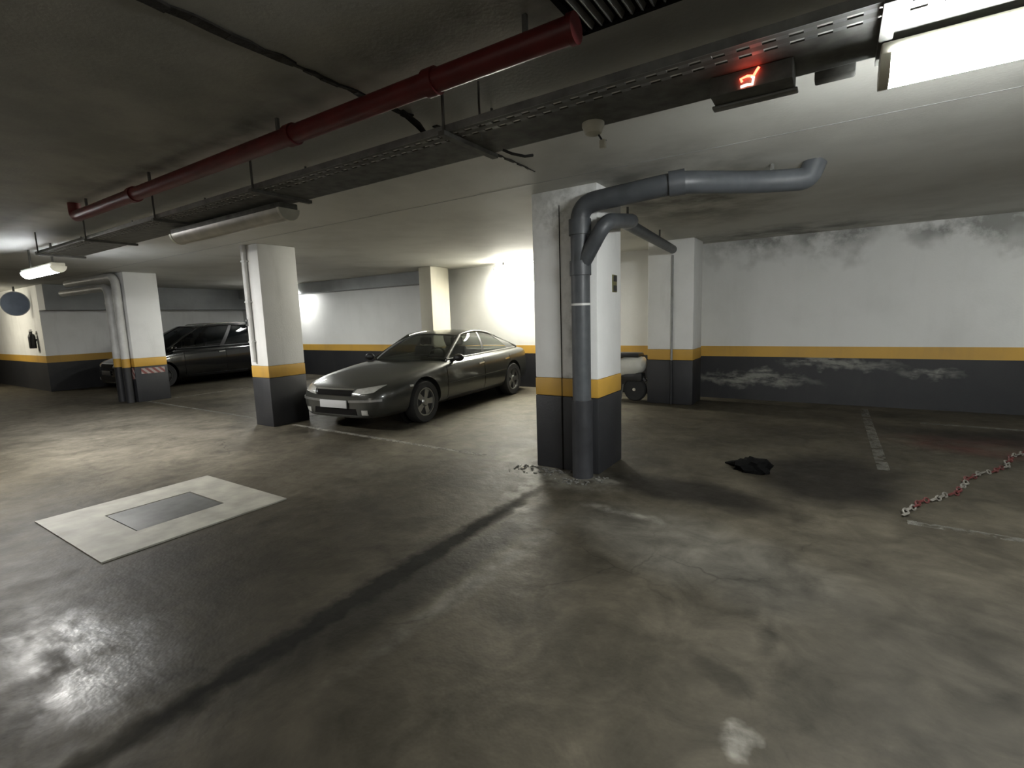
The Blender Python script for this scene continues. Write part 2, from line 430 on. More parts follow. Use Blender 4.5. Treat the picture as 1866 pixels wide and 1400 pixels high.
bx('ceiling_seam', (-17, 4.07, H - .0015), (X1, 4.077, H), 'beam_paint', ce)

# floor markings (thin worn paint)
def line(x0, y0, x1, y1, wd, mat='line_paint', z=.0025):
    d = Vector((x1 - x0, y1 - y0, 0)); n = Vector((-d.y, d.x, 0)).normalized() * wd / 2
    a, b = Vector((x0, y0, 0)), Vector((x1, y1, 0)); m = MB()
    m.prism([(a + n).xy[:], (b + n).xy[:], (b - n).xy[:], (a - n).xy[:]], 0.0005, z, 2)
    return m.build('parking_line', mat, fl, label='worn white parking line')
line(-13.0, 4.6, -7.65, 4.53, .07, 'line_paint_faint'); line(-7.05, 4.5, -3.3, 4.44, .07)
line(.42, 9.2, .45, 5.75, .1, 'line_paint_faint'); line(.5, 4.4, 3.2, 4.33, .08, 'line_paint_faint')
line(-12.4, 5.1, -12.4, 9.3, .07, 'line_paint_faint'); line(-7.4, 5.0, -7.6, 9.3, .07, 'line_paint_faint')
line(1.0, 8.35, 4.2, 8.25, .1, 'line_paint_faint')

# ---------------------------------------------------------------- pillars
def pillar(xr, yf, wd, dp, label, mat='white_paint', base='dark_paint'):
    o = empty('pillar', (xr - wd / 2, yf + dp / 2, 0)); a, b = wd / 2, dp / 2
    bx('shaft', (-a, -b, B2), (a, b, H), mat, o, .012)
    bx('yellow_stripe', (-a - .003, -b - .003, B1), (a + .003, b + .003, B2), 'yellow_paint', o, .012, 'yellow painted band')
    bx('base', (-a - .004, -b - .004, 0), (a + .004, b + .004, B1), base, o, .012, 'dark painted base')
    tag(o, label, 'pillar', 'concrete garage pillars'); return o
pil0 = pillar(-12.47, 4.44, .66, .62, 'far left pillar with two white downpipes on its front')
pil1 = pillar(-7.16, 4.25, .46, .62, 'square pillar beside the front of the grey car')
pilc = pillar(-1.88, 4.384, .69, .61, 'large near pillar carrying the grey drainpipe', 'white_paint_damp')
pil2 = pillar(-7.63, 8.5, .36, .62, 'cream lit pillar behind the grey car roof', 'cream_paint')
pil3 = pillar(-1.97, 8.53, .76, .6, 'pillar close to the back wall beside the white scooter')
MB().box((-.05 + .0, -.312, 0), (-.035, -.307, B1)).box((-.045, -.309, B1), (-.037, -.3055, 2.6)).build('joint_gap', 'dark_gap', pilc)

# plates and tape on pillars
o = empty('number_plate', (-1.88, 4.80, 1.86))
bx('plate', (0, -.055, -.085), (.012, .055, .085), 'olive_plate', o, .004)
bx('dark_mark', (.012, -.045, .02), (.015, .045, .075), 'black_plastic', o); bx('dark_mark', (.012, -.045, -.075), (.015, .045, -.02), 'black_plastic', o)
tag(o, 'small dark olive plate on the side of the near pillar', 'plate')
o = bx('hazard_tape', (-12.466, 4.55, .60), (-12.458, 5.0, .72), 'hazard_tape'); tag(o, 'wide red and white striped tape on the far left pillar side', 'tape', 'striped tapes')
o = bx('hazard_tape', (-12.74, 4.425, .50), (-12.49, 4.434, .74), 'hazard_tape'); tag(o, 'narrow red and white striped tape on the far left pillar front', 'tape', 'striped tapes')

# conduit and switch on the second pillar
o = empty('conduit', (-7.46, 4.25, 0))
MB().tube([(0, -.035, 1.0), (0, -.035, H)], .03, 12).build('pipe', 'white_pvc', o, True)
MB().tube([(-.09, -.018, 1.66), (-.09, -.018, H)], .015, 10).build('pipe', 'white_pvc', o, True)
for z in (1.3, 1.9, 2.5): MB().box((-.05, -.07, z), (.05, -.0, z + .02)).build('clip', 'white_pvc', o)
tag(o, 'white conduits running up the pillar front beside the grey car', 'conduit')
o = empty('light_switch', (-7.55, 4.25, 1.60)); bx('box', (-.035, -.045, -.05), (.035, -.002, .05), 'dusty_steel', o, .006); bx('button', (-.015, -.055, -.02), (.015, -.045, .02), 'black_plastic', o)
tag(o, 'small grey switch box on the pillar conduit', 'switch')

# white downpipes of the far left pillar
def downpipe(x, zt, xe, label):
    o = empty('downpipe', (x, 4.345, 0))
    p = fillet([(0, 0, B2), (0, 0, zt), (xe - x, -.05, zt)], .22)
    MB().tube(p, .078, 14).build('pipe', 'white_pvc', o, True)
    MB().tube([(0, 0, B1), (0, 0, B2)], .079, 14).build('yellow_band', 'yellow_paint', o, True)
    MB().tube([(0, 0, 0), (0, 0, B1)], .079, 14).build('dark_foot', 'dark_paint', o, True)
    for z in (1.3, 2.1): MB().tube([(0, 0, z), (0, 0, z + .04)], .086, 14).build('pipe_clip', 'white_pvc', o, True)
    tag(o, label, 'downpipe', 'white downpipes')
downpipe(-12.60, 2.66, -15.2, 'white downpipe with the upper elbow, nearer the pillar corner'); downpipe(-13.02, 2.46, -15.6, 'white downpipe with the lower elbow, left of its twin')

# grey drainpipe on the near pillar
PX, PY, PR = -2.0, 4.275, .088
o = empty('drainpipe', (PX, PY, 0))
def rel(pts): return [Vector(p) - Vector((PX, PY, 0)) for p in pts]
MB().tube([(0, 0, 0), (0, 0, B1)], .1, 20).build('painted_foot', 'dark_pvc', o, True, 'dark painted lower length')
MB().tube(rel(fillet([(PX, PY, B1), (PX, PY, 2.55), (-1.12, 4.28, 2.60), (-.62, 4.75, 2.61), (-.25, 4.93, 2.61), (-.2, 4.95, 2.75)], .16)), PR, 20).build('pipe', 'grey_pvc', o, True)
MB().tube(rel(fillet([(PX, PY, 1.98), (-1.72, 4.20, 2.36), (-1.74, 4.95, 2.47), (-2.02, 5.5, 2.56), (-2.29, 8.42, 2.58)], .14)), .068, 16).build('branch', 'grey_pvc', o, True)
for z0, z1, r in ((1.92, 2.05, .1), (2.28, 2.42, .103)): MB().tube([(0, 0, z0), (0, 0, z1)], r, 20).build('collar', 'grey_pvc', o, True)
MB().tube(rel([(-1.2, 4.279, 2.595), (-1.08, 4.31, 2.603)]), .1, 20).build('collar', 'grey_pvc', o, True)
MB().tube([(0, 0, 1.645), (0, 0, 1.665)], .092, 20).build('strap', 'white_pvc', o, True)
for x, y in ((-.5, 4.81),): MB().box((x - PX - .012, y - PY - .012, 2.62), (x - PX + .012, y - PY + .012, H)).build('hanger', 'dusty_steel', o)
for x, y in ((-2.03, 5.6), (-2.2, 7.4)): MB().box((x - PX - .01, y - PY - .01, 2.58), (x - PX + .01, y - PY + .01, H)).build('hanger', 'dusty_steel', o)
tag(o, 'grey plastic drainpipe climbing the near pillar and branching under the ceiling', 'drainpipe')
o = empty('thin_pipe', (-2.31, 8.502, 0))
MB().tube([(0, 0, B1), (0, 0, 2.5)], .018, 10).build('pipe', 'pipe_grey', o, True); MB().tube([(0, 0, 0), (0, 0, B1)], .018, 10).build('painted_foot', 'dark_paint', o, True)
tag(o, 'thin grey pipe down the front of the pillar by the back wall', 'pipe')

# ---------------------------------------------------------------- red pipe, cable tray, hangers
RY, RZ = 1.86, 2.63
o = empty('sprinkler_pipe', (-3, RY, RZ))
MB().tube([(-2.9, 0, 0), (2.1, 0, 0)], .05, 18).build('pipe', 'red_pipe', o, True)
MB().tube(fillet([(-2.9, 0, 0), (-3.1, 0, 0), (-3.1, 0, .12)], .06), .05, 18).build('elbow', 'red_pipe', o, True)
for x in (.33, 1.4, -1.8): MB().tube([(x - .03, 0, 0), (x + .03, 0, 0)], .06, 18).build('coupling', 'red_pipe', o, True)
MB().tube([(2.1, 0, 0), (2.125, 0, 0)], .056, 18).build('end_cap', 'red_pipe', o, True)
for x in (-2.8, -1.5, .2, 1.9): MB().box((x - .01, -.008, .04), (x + .01, .008, H - RZ)).build('hanger', 'dusty_steel', o)
tag(o, 'dark red sprinkler pipe slung under the ceiling', 'pipe')

TY0, TY1, TZ0, TZ1 = 2.08, 2.50, 2.50, 2.535
TXA, TXB = -8.3, 2.6
def tray():
    o = empty('cable_tray', (-3, 2.2, TZ0))
    ox, oy, oz = -3, 2.2, TZ0
    bx('side_flange', (TXA, TY0, TZ0), (TXB, TY0 + .006, TZ1), 'galvanised', o, off=(ox, oy, oz))
    bx('side_flange', (TXA, TY1 - .006, TZ0), (TXB, TY1, TZ1), 'galvanised', o, off=(ox, oy, oz))
    # perforated bottom: two rows of long slots cut through the sheet, by strips and bridges
    pitch = .085; n = int((TXB - TXA) / pitch)
    ys = [TY0 + .006, TY0 + .03, TY0 + .055, TY0 + .09, TY0 + .115, TY1 - .006]
    m = MB()
    for a, b in ((0, 1), (2, 3), (4, 5)):
        m.box((TXA - ox, ys[a] - oy, 0), (TXB - ox, ys[b] - oy, .006))
    m.build('bottom_strip', 'dusty_steel', o)
    m = MB()
    for k in range(n + 1):
        x = TXA + k * pitch - ox
        for a, b in ((1, 2), (3, 4)): m.box((x, ys[a] - oy, 0), (min(x + .04, TXB - ox), ys[b] - oy, .006))
    q = m.build('slot_bridge', 'galvanised', o); q['kind'] = 'stuff'
    # cables lying in the tray
    for k, (yy, r) in enumerate(((2.27, .012), (2.31, .016), (2.35, .011), (2.40, .018), (2.45, .013))):
        pts = [(TXA - ox + i * .6, yy - oy + .012 * math.sin(i * 1.7 + k * 2), .008 + r) for i in range(int((TXB - TXA) / .6) + 1)]
        MB().tube(pts, r, 8).build('cable', 'black_plastic', o, True)
    for x in (-8.15, -6.6, -5.0, -3.47, -1.72, .1, 1.8):
        for y in (TY0 - .012, TY1 + .006):
            MB().box((x - .005 - ox, y - .003 - oy, -.012), (x + .005 - ox, y + .009 - oy, H - oz)).build('hanger_rod', 'dusty_steel', o)
        MB().box((x - .02 - ox, TY0 - .03 - oy, -.022), (x + .02 - ox, TY1 + .03 - oy, 0)).build('cross_bracket', 'dusty_steel', o)
    tag(o, 'perforated metal cable tray hung across the ceiling', 'cable tray')
tray()
o = MB().tube([(-1.585, 2.2, H), (-1.59, 2.205, 2.65), (-1.58, 2.2, 2.46)], .006, 6).build('hanging_wire', 'dusty_steel'); tag(o, 'thin wire dropping from the ceiling into the cable tray', 'wire')

# ---------------------------------------------------------------- tube lamps
def lamp(x0, x1, y, z, mat, label, lit=True, axis='x', group='tube lamps', drop=None, shade=False):
    """batten lamp: tray housing, rounded diffuser, end caps, bracket"""
    cx = (x0 + x1) / 2; L_ = (x1 - x0) / 2
    o = empty('tube_lamp', (cx, y, z)); 
    if axis == 'y': o.rotation_euler = (0, 0, PI / 2)
    bx('housing', (-L_, -.075, .03), (L_, .075, .075), 'cream_plastic' if lit else 'dusty_steel', o, .008)
    prof = [(.085 * math.cos(a), .085 * math.sin(a)) for a in [PI + PI * i / 8 for i in range(9)]]
    m = MB(); poly = [(yy, zz + .03) for yy, zz in prof]
    m.prism(poly, -L_ + .03, L_ - .03, 0)
    m.build('diffuser', mat, o, True, label='glowing diffuser' if lit else 'dull unlit diffuser')
    for s in (-1, 1):
        m = MB(); m.prism([(yy * 1.05, zz * 1.05) for yy, zz in poly], min(s * L_, s * (L_ - .03)), max(s * L_, s * (L_ - .03)), 0)
        m.build('end_cap', 'cream_plastic', o, True)
    for s in (-.7, .7):
        if drop == 'tray': MB().box((s * L_ - .03, -.03, .075), (s * L_ + .03, .03, TZ0 - z - .022)).build('bracket', 'dusty_steel', o)
        elif drop == 'wall': MB().box((s * L_ - .015, 0, .04), (s * L_ + .015, YW - .35 - y, .06)).build('bracket', 'dusty_steel', o)
        else: MB().box((s * L_ - .015, -.01, .075), (s * L_ + .015, .01, H - z)).build('bracket', 'dusty_steel', o)
    if shade:
        for s in (-1, 1): MB().prism([(s * .07, .075), (s * .16, -.03), (s * .15, -.03), (s * .06, .075)], -L_, L_, 0).build('reflector', 'cream_plastic', o)
    tag(o, label, 'lamp', group); return o
LY, LZ = 2.395, 2.40
lamp(.09, 1.66, LY, LZ, 'tube_right', 'glaring tube lamp at the upper right by the cable tray', drop='tray')
lamp(-5.32, -3.55, LY, LZ, 'dead_tube', 'unlit tube lamp with a dull cover under the cable tray', False, drop='tray')
lamp(-10.15, -8.8, LY + .03, LZ, 'tube_row', 'glowing tube lamp at the far left under the ceiling')
lamp(-8.3, -7.0, 1.3, 2.45, 'tube_side', 'lit tube lamp left of the picture in the near aisle', shade=True)
lamp(-6.35, -4.95, 9.2, 2.62, 'tube_warm', 'bright tube lamp behind the near pillar by the back wall')
lamp(3.0, 4.4, 6.6, 2.5, 'tube_rightbay', 'lit tube lamp right of the picture over the end bay')
lamp(-11.75, -10.6, 6.95, 2.5, 'tube_bay', 'lit tube lamp over the left bay, hidden behind the second pillar', shade=True)
lamp(-13.95, -13.42, 9.0, 2.46, 'tube_corner', 'lit tube lamp against the back wall, behind the pillar by the black car', drop='wall')
lamp(-19.6, -18.2, LY, LZ, 'tube_left', 'lit tube lamp left of the picture by the corner wall')
lamp(-4.0, -2.6, -4.6, 2.5, 'rear_fill_tube', 'added fill lamp behind the viewer', shade=True); lamp(2.0, 3.4, -4.6, 2.5, 'rear_fill_tube', 'second added fill lamp behind the viewer', shade=True)  # both lamps are added, to brighten the pillar fronts

# illuminated red sign by the tray
o = empty('led_sign', (-.33, 2.36, 2.455))
bx('case', (-.15, -.07, -.03), (.15, .07, .044), 'dusty_steel', o, .006)
bx('bottom_rail', (-.16, .03, -.042), (.16, .08, -.03), 'galvanised', o, .004)
for pts, mt in (([(-.035, 0, -.05), (-.01, 0, -.045), (.012, 0, -.05), (.016, 0, -.01), (.008, 0, .0)], 'led_core'), ([(-.03, 0, -.02), (-.036, 0, .0), (-.01, 0, .008), (.02, 0, -.002)], 'led_red'), ([(.016, 0, .0), (.026, 0, .025), (.036, 0, .045)], 'led_red')):
    MB().tube([(x * .9, -.076, z * .6 + .008) for x, _, z in pts], .005, 6).build('glowing_segment', mt, o, True)
tag(o, 'small box sign with glowing red segments on the cable tray', 'sign')
o = bx('junction_box', (-.12, TY1 + .002, 2.47), (.02, TY1 + .07, 2.56), 'dusty_steel', None, .008); tag(o, 'grey junction box beside the bright tube lamp', 'junction box')

# smoke detector under tray
o = empty('smoke_detector', (-1.06, TY1 - .065, TZ0 - .001))
MB().lathe([(.055, 0), (.055, -.018), (.048, -.03), (.04, -.05), (.02, -.06)], 20).build('dome', 'cream_plastic', o, True)
MB().tube([(.02, .01, -.05), (.04, .015, -.085), (.06, .02, -.09)], .005, 6).build('wire', 'black_plastic', o, True)
MB().box((.03, 0, -.125), (.06, .025, -.085), .004).build('connector', 'cream_plastic', o)
tag(o, 'cream round detector with a dangling wire under the cable tray', 'detector')

# torn joint filler hanging from the ceiling
o = empty('torn_filler', (-2.14, 2.33, H))
MB().tube([(0, -.12, -.01), (.01, 0, -.05), (.02, .05, -.09)], [.016, .02, .014], 7).build('strip', 'filler', o)
MB().tube([(.02, .05, -.09), (0, .055, -.14), (-.005, .05, -.17)], [.014, .012, .006], 7).build('strip', 'filler', o)
MB().tube([(.02, .05, -.09), (.05, .09, -.11), (.08, .13, -.12)], [.014, .013, .006], 7).build('strip', 'filler', o)
tag(o, 'torn dark joint filler dangling below the ceiling crack', 'joint filler')
o = MB().tube([(-1.62, 2.46, 2.491), (-1.58, 2.49, 2.47), (-1.53, 2.55, 2.46), (-1.5, 2.59, 2.47)], .008, 6).build('cable_end', 'black_plastic'); tag(o, 'short loose cable end under the cable tray', 'cable')

# ceiling grille
o = empty('vent_grille', (-.6, 1.8, H))
for lo, hi in (((-.35, -.3, -.03), (-.325, .29, 0)), ((.325, -.3, -.03), (.35, .29, 0)), ((-.35, .265, -.03), (.35, .29, 0)), ((-.35, -.3, -.03), (.35, -.275, 0))):
    bx('frame', lo, hi, 'dark_gap', o)
bx('backing', (-.33, -.28, -.008), (.33, .27, -.002), 'dark_gap', o)
for k in range(15):
    x = -.30 + k * .043
    MB().box((x - .002, -.275, -.03), (x + .007, .265, -.006), 0, Matrix.Rotation(.5, 3, 'Y')).build('slat', 'galvanised', o)
tag(o, 'dark slatted ventilation grille in the ceiling', 'grille')

# ---------------------------------------------------------------- round sign and extinguisher at far left
o = empty('round_sign', (-17.9, 3.95, 2.31), math.radians(52))
MB().lathe([(.31, 0), (.31, .012)], 36, Matrix.Rotation(PI / 2, 4, 'X')).build('disc', 'sign_blue', o)
MB().tube([(.305 * math.cos(a), -.006, .305 * math.sin(a)) for a in [2 * PI * k / 36 for k in range(36)]], .012, 6, closed=True).build('rim', 'sign_rim', o, True)
MB().box((-.02, .003, .1), (.02, .02, H - 2.31)).build('hanger', 'dusty_steel', o)
tag(o, 'round blue sign hung by the white corner wall at the left edge', 'sign')
o = empty('fire_extinguisher', (-17.72, YL - .1, 1.14))
MB().lathe([(.0, 0), (.07, .0), (.075, .03), (.075, .3), (.06, .36), (.025, .39), (.022, .42)], 20).build('cylinder', 'black_plastic', o, True)
MB().box((-.11, -.02, .42), (.05, .02, .45), .004).box((-.10, -.015, .47), (.04, .015, .49), .004).build('handle', 'black_plastic', o)
MB().tube(fillet([(-.03, 0, .43), (-.13, 0, .42), (-.14, -.01, .2), (-.1, -.02, .08)], .05), .014, 8).build('hose', 'rubber', o, True)
MB().box((-.02, .06, .2), (.02, .096, .24)).build('wall_hook', 'dusty_steel', o)
tag(o, 'dark extinguisher hanging near the corner of the white left wall', 'extinguisher')

# ---------------------------------------------------------------- manhole
o = empty('manhole', (-4.755, 1.785, 0))
m = MB()
A, B, a, b = .7, .675, .3, .32
for lo, hi in (((-A, -B), (-a - .01, B)), ((a + .01, -B), (A, B)), ((-a - .01, b + .01), (a + .01, B)), ((-a - .01, -B), (a + .01, -b - .01))):
    m.box((lo[0], lo[1], 0), (hi[0], hi[1], .012))
m.build('slab_frame', 'pale_slab', o, label='pale concrete surround'); bx('cover', (-a, -b, 0), (a, b, .010), 'cover_slab', o, .003, 'dark grey inner cover')
tag(o, 'pale square manhole slab with a dark inner cover in the floor', 'manhole')

# ---------------------------------------------------------------- cars
def evaluated(o):
    dg = bpy.context.evaluated_depsgraph_get(); me = bpy.data.meshes.new_from_object(o.evaluated_get(dg)); return me
def lerp(a, b, t): return a + (b - a) * t
def pl(tbl, u, k):
    for p, q in zip(tbl, tbl[1:]):
        if u <= q[0]: return lerp(p[k], q[k], (u - p[0]) / (q[0] - p[0]))
    return tbl[-1][k]
def qb(a, b, c, t): return (1 - t) ** 2 * a + 2 * t * (1 - t) * b + t * t * c
def make_car(name, cfg, loc, rz, paintm, glassm):
    W = cfg['W'] / 2; root = empty(name, loc, rz)
    # lower body loft
    rows = []
    for u, wf, zb, zm, zs, zt in cfg['st']:
        wd = W * wf
        half = [(0, zb), (.62 * wd, zb), (.9 * wd, zb + .03), (.985 * wd, zb + .16), (wd, zm), (.985 * wd, zs - .07), (.93 * wd, zs), (.82 * wd, lerp(zs, zt, .55)), (.45 * wd, lerp(zs, zt, .93)), (0, zt)]
        ring = half + [(-x, z) for x, z in half[-2:0:-1]]
        rows.append([Vector((x, u, z)) for x, z in ring])
    m = MB(); rv = [[m.bm.verts.new(p) for p in r] for r in rows]; n = len(rv[0])
    for p, q in zip(rv, rv[1:]):
        for k in range(n): m.bm.faces.new((p[k], p[(k + 1) % n], q[(k + 1) % n], q[k]))
    def cap(r):
        h = n // 2
        for k in range(h):
            a_, b_, c_, d_ = r[k], r[k + 1], r[(n - k - 1) % n], r[(n - k) % n]
            f = []
            for v in (a_, b_, c_, d_):
                if v not in f: f.append(v)
            if len(f) >= 3:
                try: m.bm.faces.new(f)
                except ValueError: pass
    cap(rv[0]); cap(rv[-1])
    body = m.build('body', paintm, None)
    sm = body.modifiers.new('s', 'SUBSURF'); sm.levels = 2; sm.render_levels = 2
    bpy.context.view_layer.update(); me = evaluated(body); body.modifiers.clear(); body.data = me
    R_ = cfg['wr']; tx = cfg['track']
    cut = MB()
    for wy in cfg['wy']:
        for s in (-1, 1):
            cut.lathe([(R_ * 1.16, 0), (R_ * 1.16, .5)], 32, Matrix.Translation((s * (W - .26) - (0 if s > 0 else 0), wy, R_ + .01)) @ Matrix.Rotation(s * PI / 2, 4, 'Y'))
    co = cut.build('cut', 'rubber')
    bo = body.modifiers.new('b', 'BOOLEAN'); bo.operation = 'DIFFERENCE'; bo.object = co; bo.solver = 'EXACT'
    bpy.context.view_layer.update(); me = evaluated(body); body.modifiers.clear(); body.data = me
    bpy.data.objects.remove(co)
    me.materials.clear(); me.materials.append(MAT[paintm])
    me.polygons.foreach_set('use_smooth', [True] * len(me.polygons))
    try: me.set_sharp_from_angle(angle=math.radians(40))
    except Exception: pass
    body.parent = root
    bvh = BVHTree.FromPolygons([v.co.copy() for v in me.vertices], [list(p.vertices) for p in me.polygons])
    def hit(o_, d):
        h = bvh.ray_cast(Vector(o_), Vector(d)); return (h[0], h[1]) if h[0] is not None else None
    def front(x, z, y0=-1.0, d=1):
        h = hit((x, y0, z), (0, d, 0)); return h
    def side(s, y, z): return hit((s * 2, y, z), (-s, 0, 0))
    def conform(fn, quad, nu, nv, off, name_, mat, parent=None, thick=.012, label=None):
        """patch pressed on the body from a projected quad (p00,p10,p11,p01)"""
        rows_, back = [], []
        for j in range(nv + 1):
            row, br = [], []
            for i in range(nu + 1):
                s_, t_ = i / nu, j / nv
                a_ = lerp(lerp(Vector(quad[0]), Vector(quad[1]), s_), lerp(Vector(quad[3]), Vector(quad[2]), s_), t_)
                h = fn(a_.x, a_.y)
                if h is None: return None
                row.append(h[0] + h[1] * off); br.append(h[0] - h[1] * thick)
            rows_.append(row); back.append(br)
        m_ = MB(); m_.grid(rows_)
        # skirt so that the patch has a rim
        edge = [r[0] for r in rows_] + rows_[-1][1:] + [r[-1] for r in rows_[::-1]][1:] + rows_[0][::-1][1:-1]
        edb = [r[0] for r in back] + back[-1][1:] + [r[-1] for r in back[::-1]][1:] + back[0][::-1][1:-1]
        m_.grid([edge + [edge[0]], edb + [edb[0]]])
        bmesh.ops.remove_doubles(m_.bm, verts=m_.bm.verts, dist=1e-5)
        return m_.build(name_, mat, parent or root, True, label)
    # glasshouse
    g = cfg['g']; V = Vector
    def mir(v): return V((-v.x, v.y, v.z))
    Af, At, Rt, Cf = V(g['Af']), V(g['At']), V(g['Rt']), V(g['Cf'])
    wb, wt, rt, rb = V(g['wb']), V(g['wt']), V(g['rt']), V(g['rb'])
    def bowed(a_, c_): return lambda t: qb(a_, 2 * c_ - (a_ + mir(a_)) / 2, mir(a_), t)
    base_f, top_f, top_r, base_r = bowed(Af, wb), bowed(At, wt), bowed(Rt, rt), bowed(Cf, rb)
    crown = g['crown']
    def rail(t, s=1):
        p = lerp(At, Rt, t) + V((.012 * 4 * t * (1 - t), 0, crown * 4 * t * (1 - t))); return p if s > 0 else mir(p)
    def belt(t, s=1):
        p = lerp(Af, Cf, t) + V((g['bb'] * 4 * t * (1 - t), 0, g.get('bz', 0) * 4 * t * (1 - t))); return p if s > 0 else mir(p)
    def sidep(s_, t, sd=1, off=0):
        p = lerp(belt(s_, sd), rail(s_, sd), t) + V((sd * (.035 * 4 * t * (1 - t) + off), 0, 0)); return p
    N = 12
    MB().grid([[lerp(base_f(i / N), top_f(i / N), j / 8) + V((0, -.03, .02)) * (4 * j / 8 * (1 - j / 8)) for i in range(N + 1)] for j in range(9)]).build('windscreen', glassm, root, True)
    MB().grid([[lerp(top_r(i / N), base_r(i / N), j / 8) + V((0, .02, .03)) * (4 * j / 8 * (1 - j / 8)) for i in range(N + 1)] for j in range(9)]).build('rear_window', glassm, root, True)
    top = []
    for j in range(11):
        t = j / 10; row = []
        for i in range(N + 1):
            s_ = i / N; p = lerp(top_f(s_), top_r(s_), t); p.z += crown * 4 * t * (1 - t); row.append(p)
        top.append(row)
    m = MB(); m.grid(top); m.grid([[p - V((0, 0, .03)) for p in r[::-1]] for r in top]); m.build('roof', paintm, root, True)
    for sd in (1, -1):
        def strip(s0, s1, t0, t1, nm, mt, off, ns=8, nt_=6):
            return MB().grid([[sidep(lerp(s0, s1, i / ns), lerp(t0, t1, j / nt_), sd, off) for i in range(ns + 1)] for j in range(nt_ + 1)]).build(nm, mt, root, True)
        sb = g['split']; sc_ = g['cpost']
        strip(.0, sb, 0, 1, 'side_window', glassm, 0); strip(sb, sc_, 0, 1, 'side_window', glassm, 0)
        if g.get('dpost'): strip(sc_, g['dpost'], 0, 1, 'side_window', glassm, 0); strip(sc_ - .012, sc_ + .012, 0, 1, 'door_post', 'black_plastic', .006, 2)
        strip(g.get('dpost', sc_), 1, 0, 1, 'rear_quarter', paintm, .004)
        strip(sb - .018, sb + .018, 0, 1, 'door_post', 'black_plastic', .006, 2)
        pr = [lerp(belt(0, sd), rail(0, sd), t) for t in [k / 8 for k in range(9)]]
        MB().tube(pr, .032, 10).build('windscreen_post', paintm, root, True)
        MB().tube([lerp(rail(1, sd), belt(1, sd), k / 8) for k in range(9)], .035, 10).build('rear_post', paintm, root, True)
        MB().tube([rail(k / 16, sd) for k in range(17)], .026, 10).build('roof_edge', paintm, root, True)
        MB().tube([belt(k / 16, sd) + V((sd * .006, 0, .002)) for k in range(17)], .014, 8).build('window_trim', cfg['trim'], root, True)
        if cfg.get('rails'):
            MB().tube([rail(.08 + .84 * k / 12, sd) + V((-sd * .03, 0, .055 - (.05 if k in (0, 12) else 0))) for k in range(13)], .012, 8).build('roof_rail', 'chrome', root, True)
        # fillet panel between body shoulder and belt
        MB().grid([[belt(i / 14, sd) + V((0, 0, -.0)) for i in range(15)], [belt(i / 14, sd) + V((sd * cfg['sh'], 0, -.035)) for i in range(15)], [belt(i / 14, sd) + V((sd * (cfg['sh'] + .015), 0, -.10)) for i in range(15)]]).build('shoulder', paintm, root, True)
        # mirror
        ma = V((sd * (Af.x + .07), Af.y + .12, Af.z - .0)); mc = ma + V((sd * .13, -.03, .03)); mm = MB()
        b2 = bmesh.new(); bmesh.ops.create_uvsphere(b2, u_segments=16, v_segments=10, radius=1)
        for v in b2.verts: v.co = V((v.co.x * .1, v.co.y * .06, v.co.z * .065)) + mc
        mm.add(b2); mm.tube([ma - V((sd * .06, 0, .03)), mc], [.03, .025], 8); mm.build('door_mirror', 'black_plastic' if cfg['mblack'] else paintm, root, True)
        # doors: seams, handles, rubbing strip
        y0_, y1_, y2_ = cfg['doors']
        sf = lambda y, z, sd=sd: side(sd, y, z)
        for y_ in cfg['doors']:
            conform(sf, [(y_ - .005, .3), (y_ + .005, .3), (y_ + .005, cfg['dz'] - .03), (y_ - .005, cfg['dz'] - .03)], 1, 12, .002, 'door_seam', 'dark_gap')
        for y_ in (y1_ - .2, y2_ - .22):
            conform(sf, [(y_, cfg['dz'] - .13), (y_ + .17, cfg['dz'] - .12), (y_ + .17, cfg['dz'] - .095), (y_, cfg['dz'] - .105)], 6, 2, .022, 'door_handle', 'chrome' if not cfg['mblack'] or True else paintm)
        conform(sf, [(y0_ - .02, .50), (y2_ + .0, .53), (y2_ + .0, .565), (y0_ - .02, .535)], 24, 2, .012, 'rubbing_strip', paintm)
        conform(sf, [(y0_ + .05, .24), (y2_ - .35, .24), (y2_ - .35, .30), (y0_ + .05, .30)], 20, 2, .008, 'sill', 'black_plastic')
        # lights
        fx = cfg['front']
        conform(lambda x, z, sd=sd: front(sd * x, z), fx['head'], 14, 6, .010, 'headlight', 'lamp_glass')
        conform(lambda x, z, sd=sd: front(sd * x, z), fx['fog'], 5, 5, .010, 'fog_lamp', 'lamp_glass')
        conform(lambda x, z, sd=sd: front(sd * x, z), fx['strip'], 18, 2, .012, 'bumper_strip', fx['stripm'])
        conform(lambda y, z, sd=sd: side(sd, y, z), fx['rep'], 4, 2, .008, 'side_repeater', 'lamp_glass')
        L_ = cfg['st'][-1][0]
        conform(lambda x, z, sd=sd: front(sd * x, z, L_ + 1, -1), cfg['tail'], 6, 5, .01, 'tail_light', 'tail_red')
    conform(front, fx['grille'], 18, 4, .006, 'grille', 'dark_gap'); conform(front, fx['gtrim'], 18, 2, .016, 'grille_trim', 'chrome')
    conform(front, fx['intake'], 20, 4, .004, 'lower_intake', 'dark_gap'); conform(front, fx['lip'], 24, 2, .010, 'lower_lip', paintm)
    z0p, z1p, xp = fx['plate']; h = front(0, (z0p + z1p) / 2)
    if h: bx('number_plate', (-xp, h[0].y - .03, z0p), (xp, h[0].y - .012, z1p), fx['platem'], root, .003, 'blank plate'); bx('plate_bracket', (-xp * .5, h[0].y - .014, z0p + .01), (xp * .5, h[0].y + .03, z1p - .01), 'black_plastic', root)
    # interior
    m = MB(); m.grid([[lerp(belt(t, 1), belt(t, -1), i / 8) + V((0, 0, .004)) for i in range(9)] for t in [k / 10 for k in range(11)]]); m.build('parcel_deck', 'interior', root)
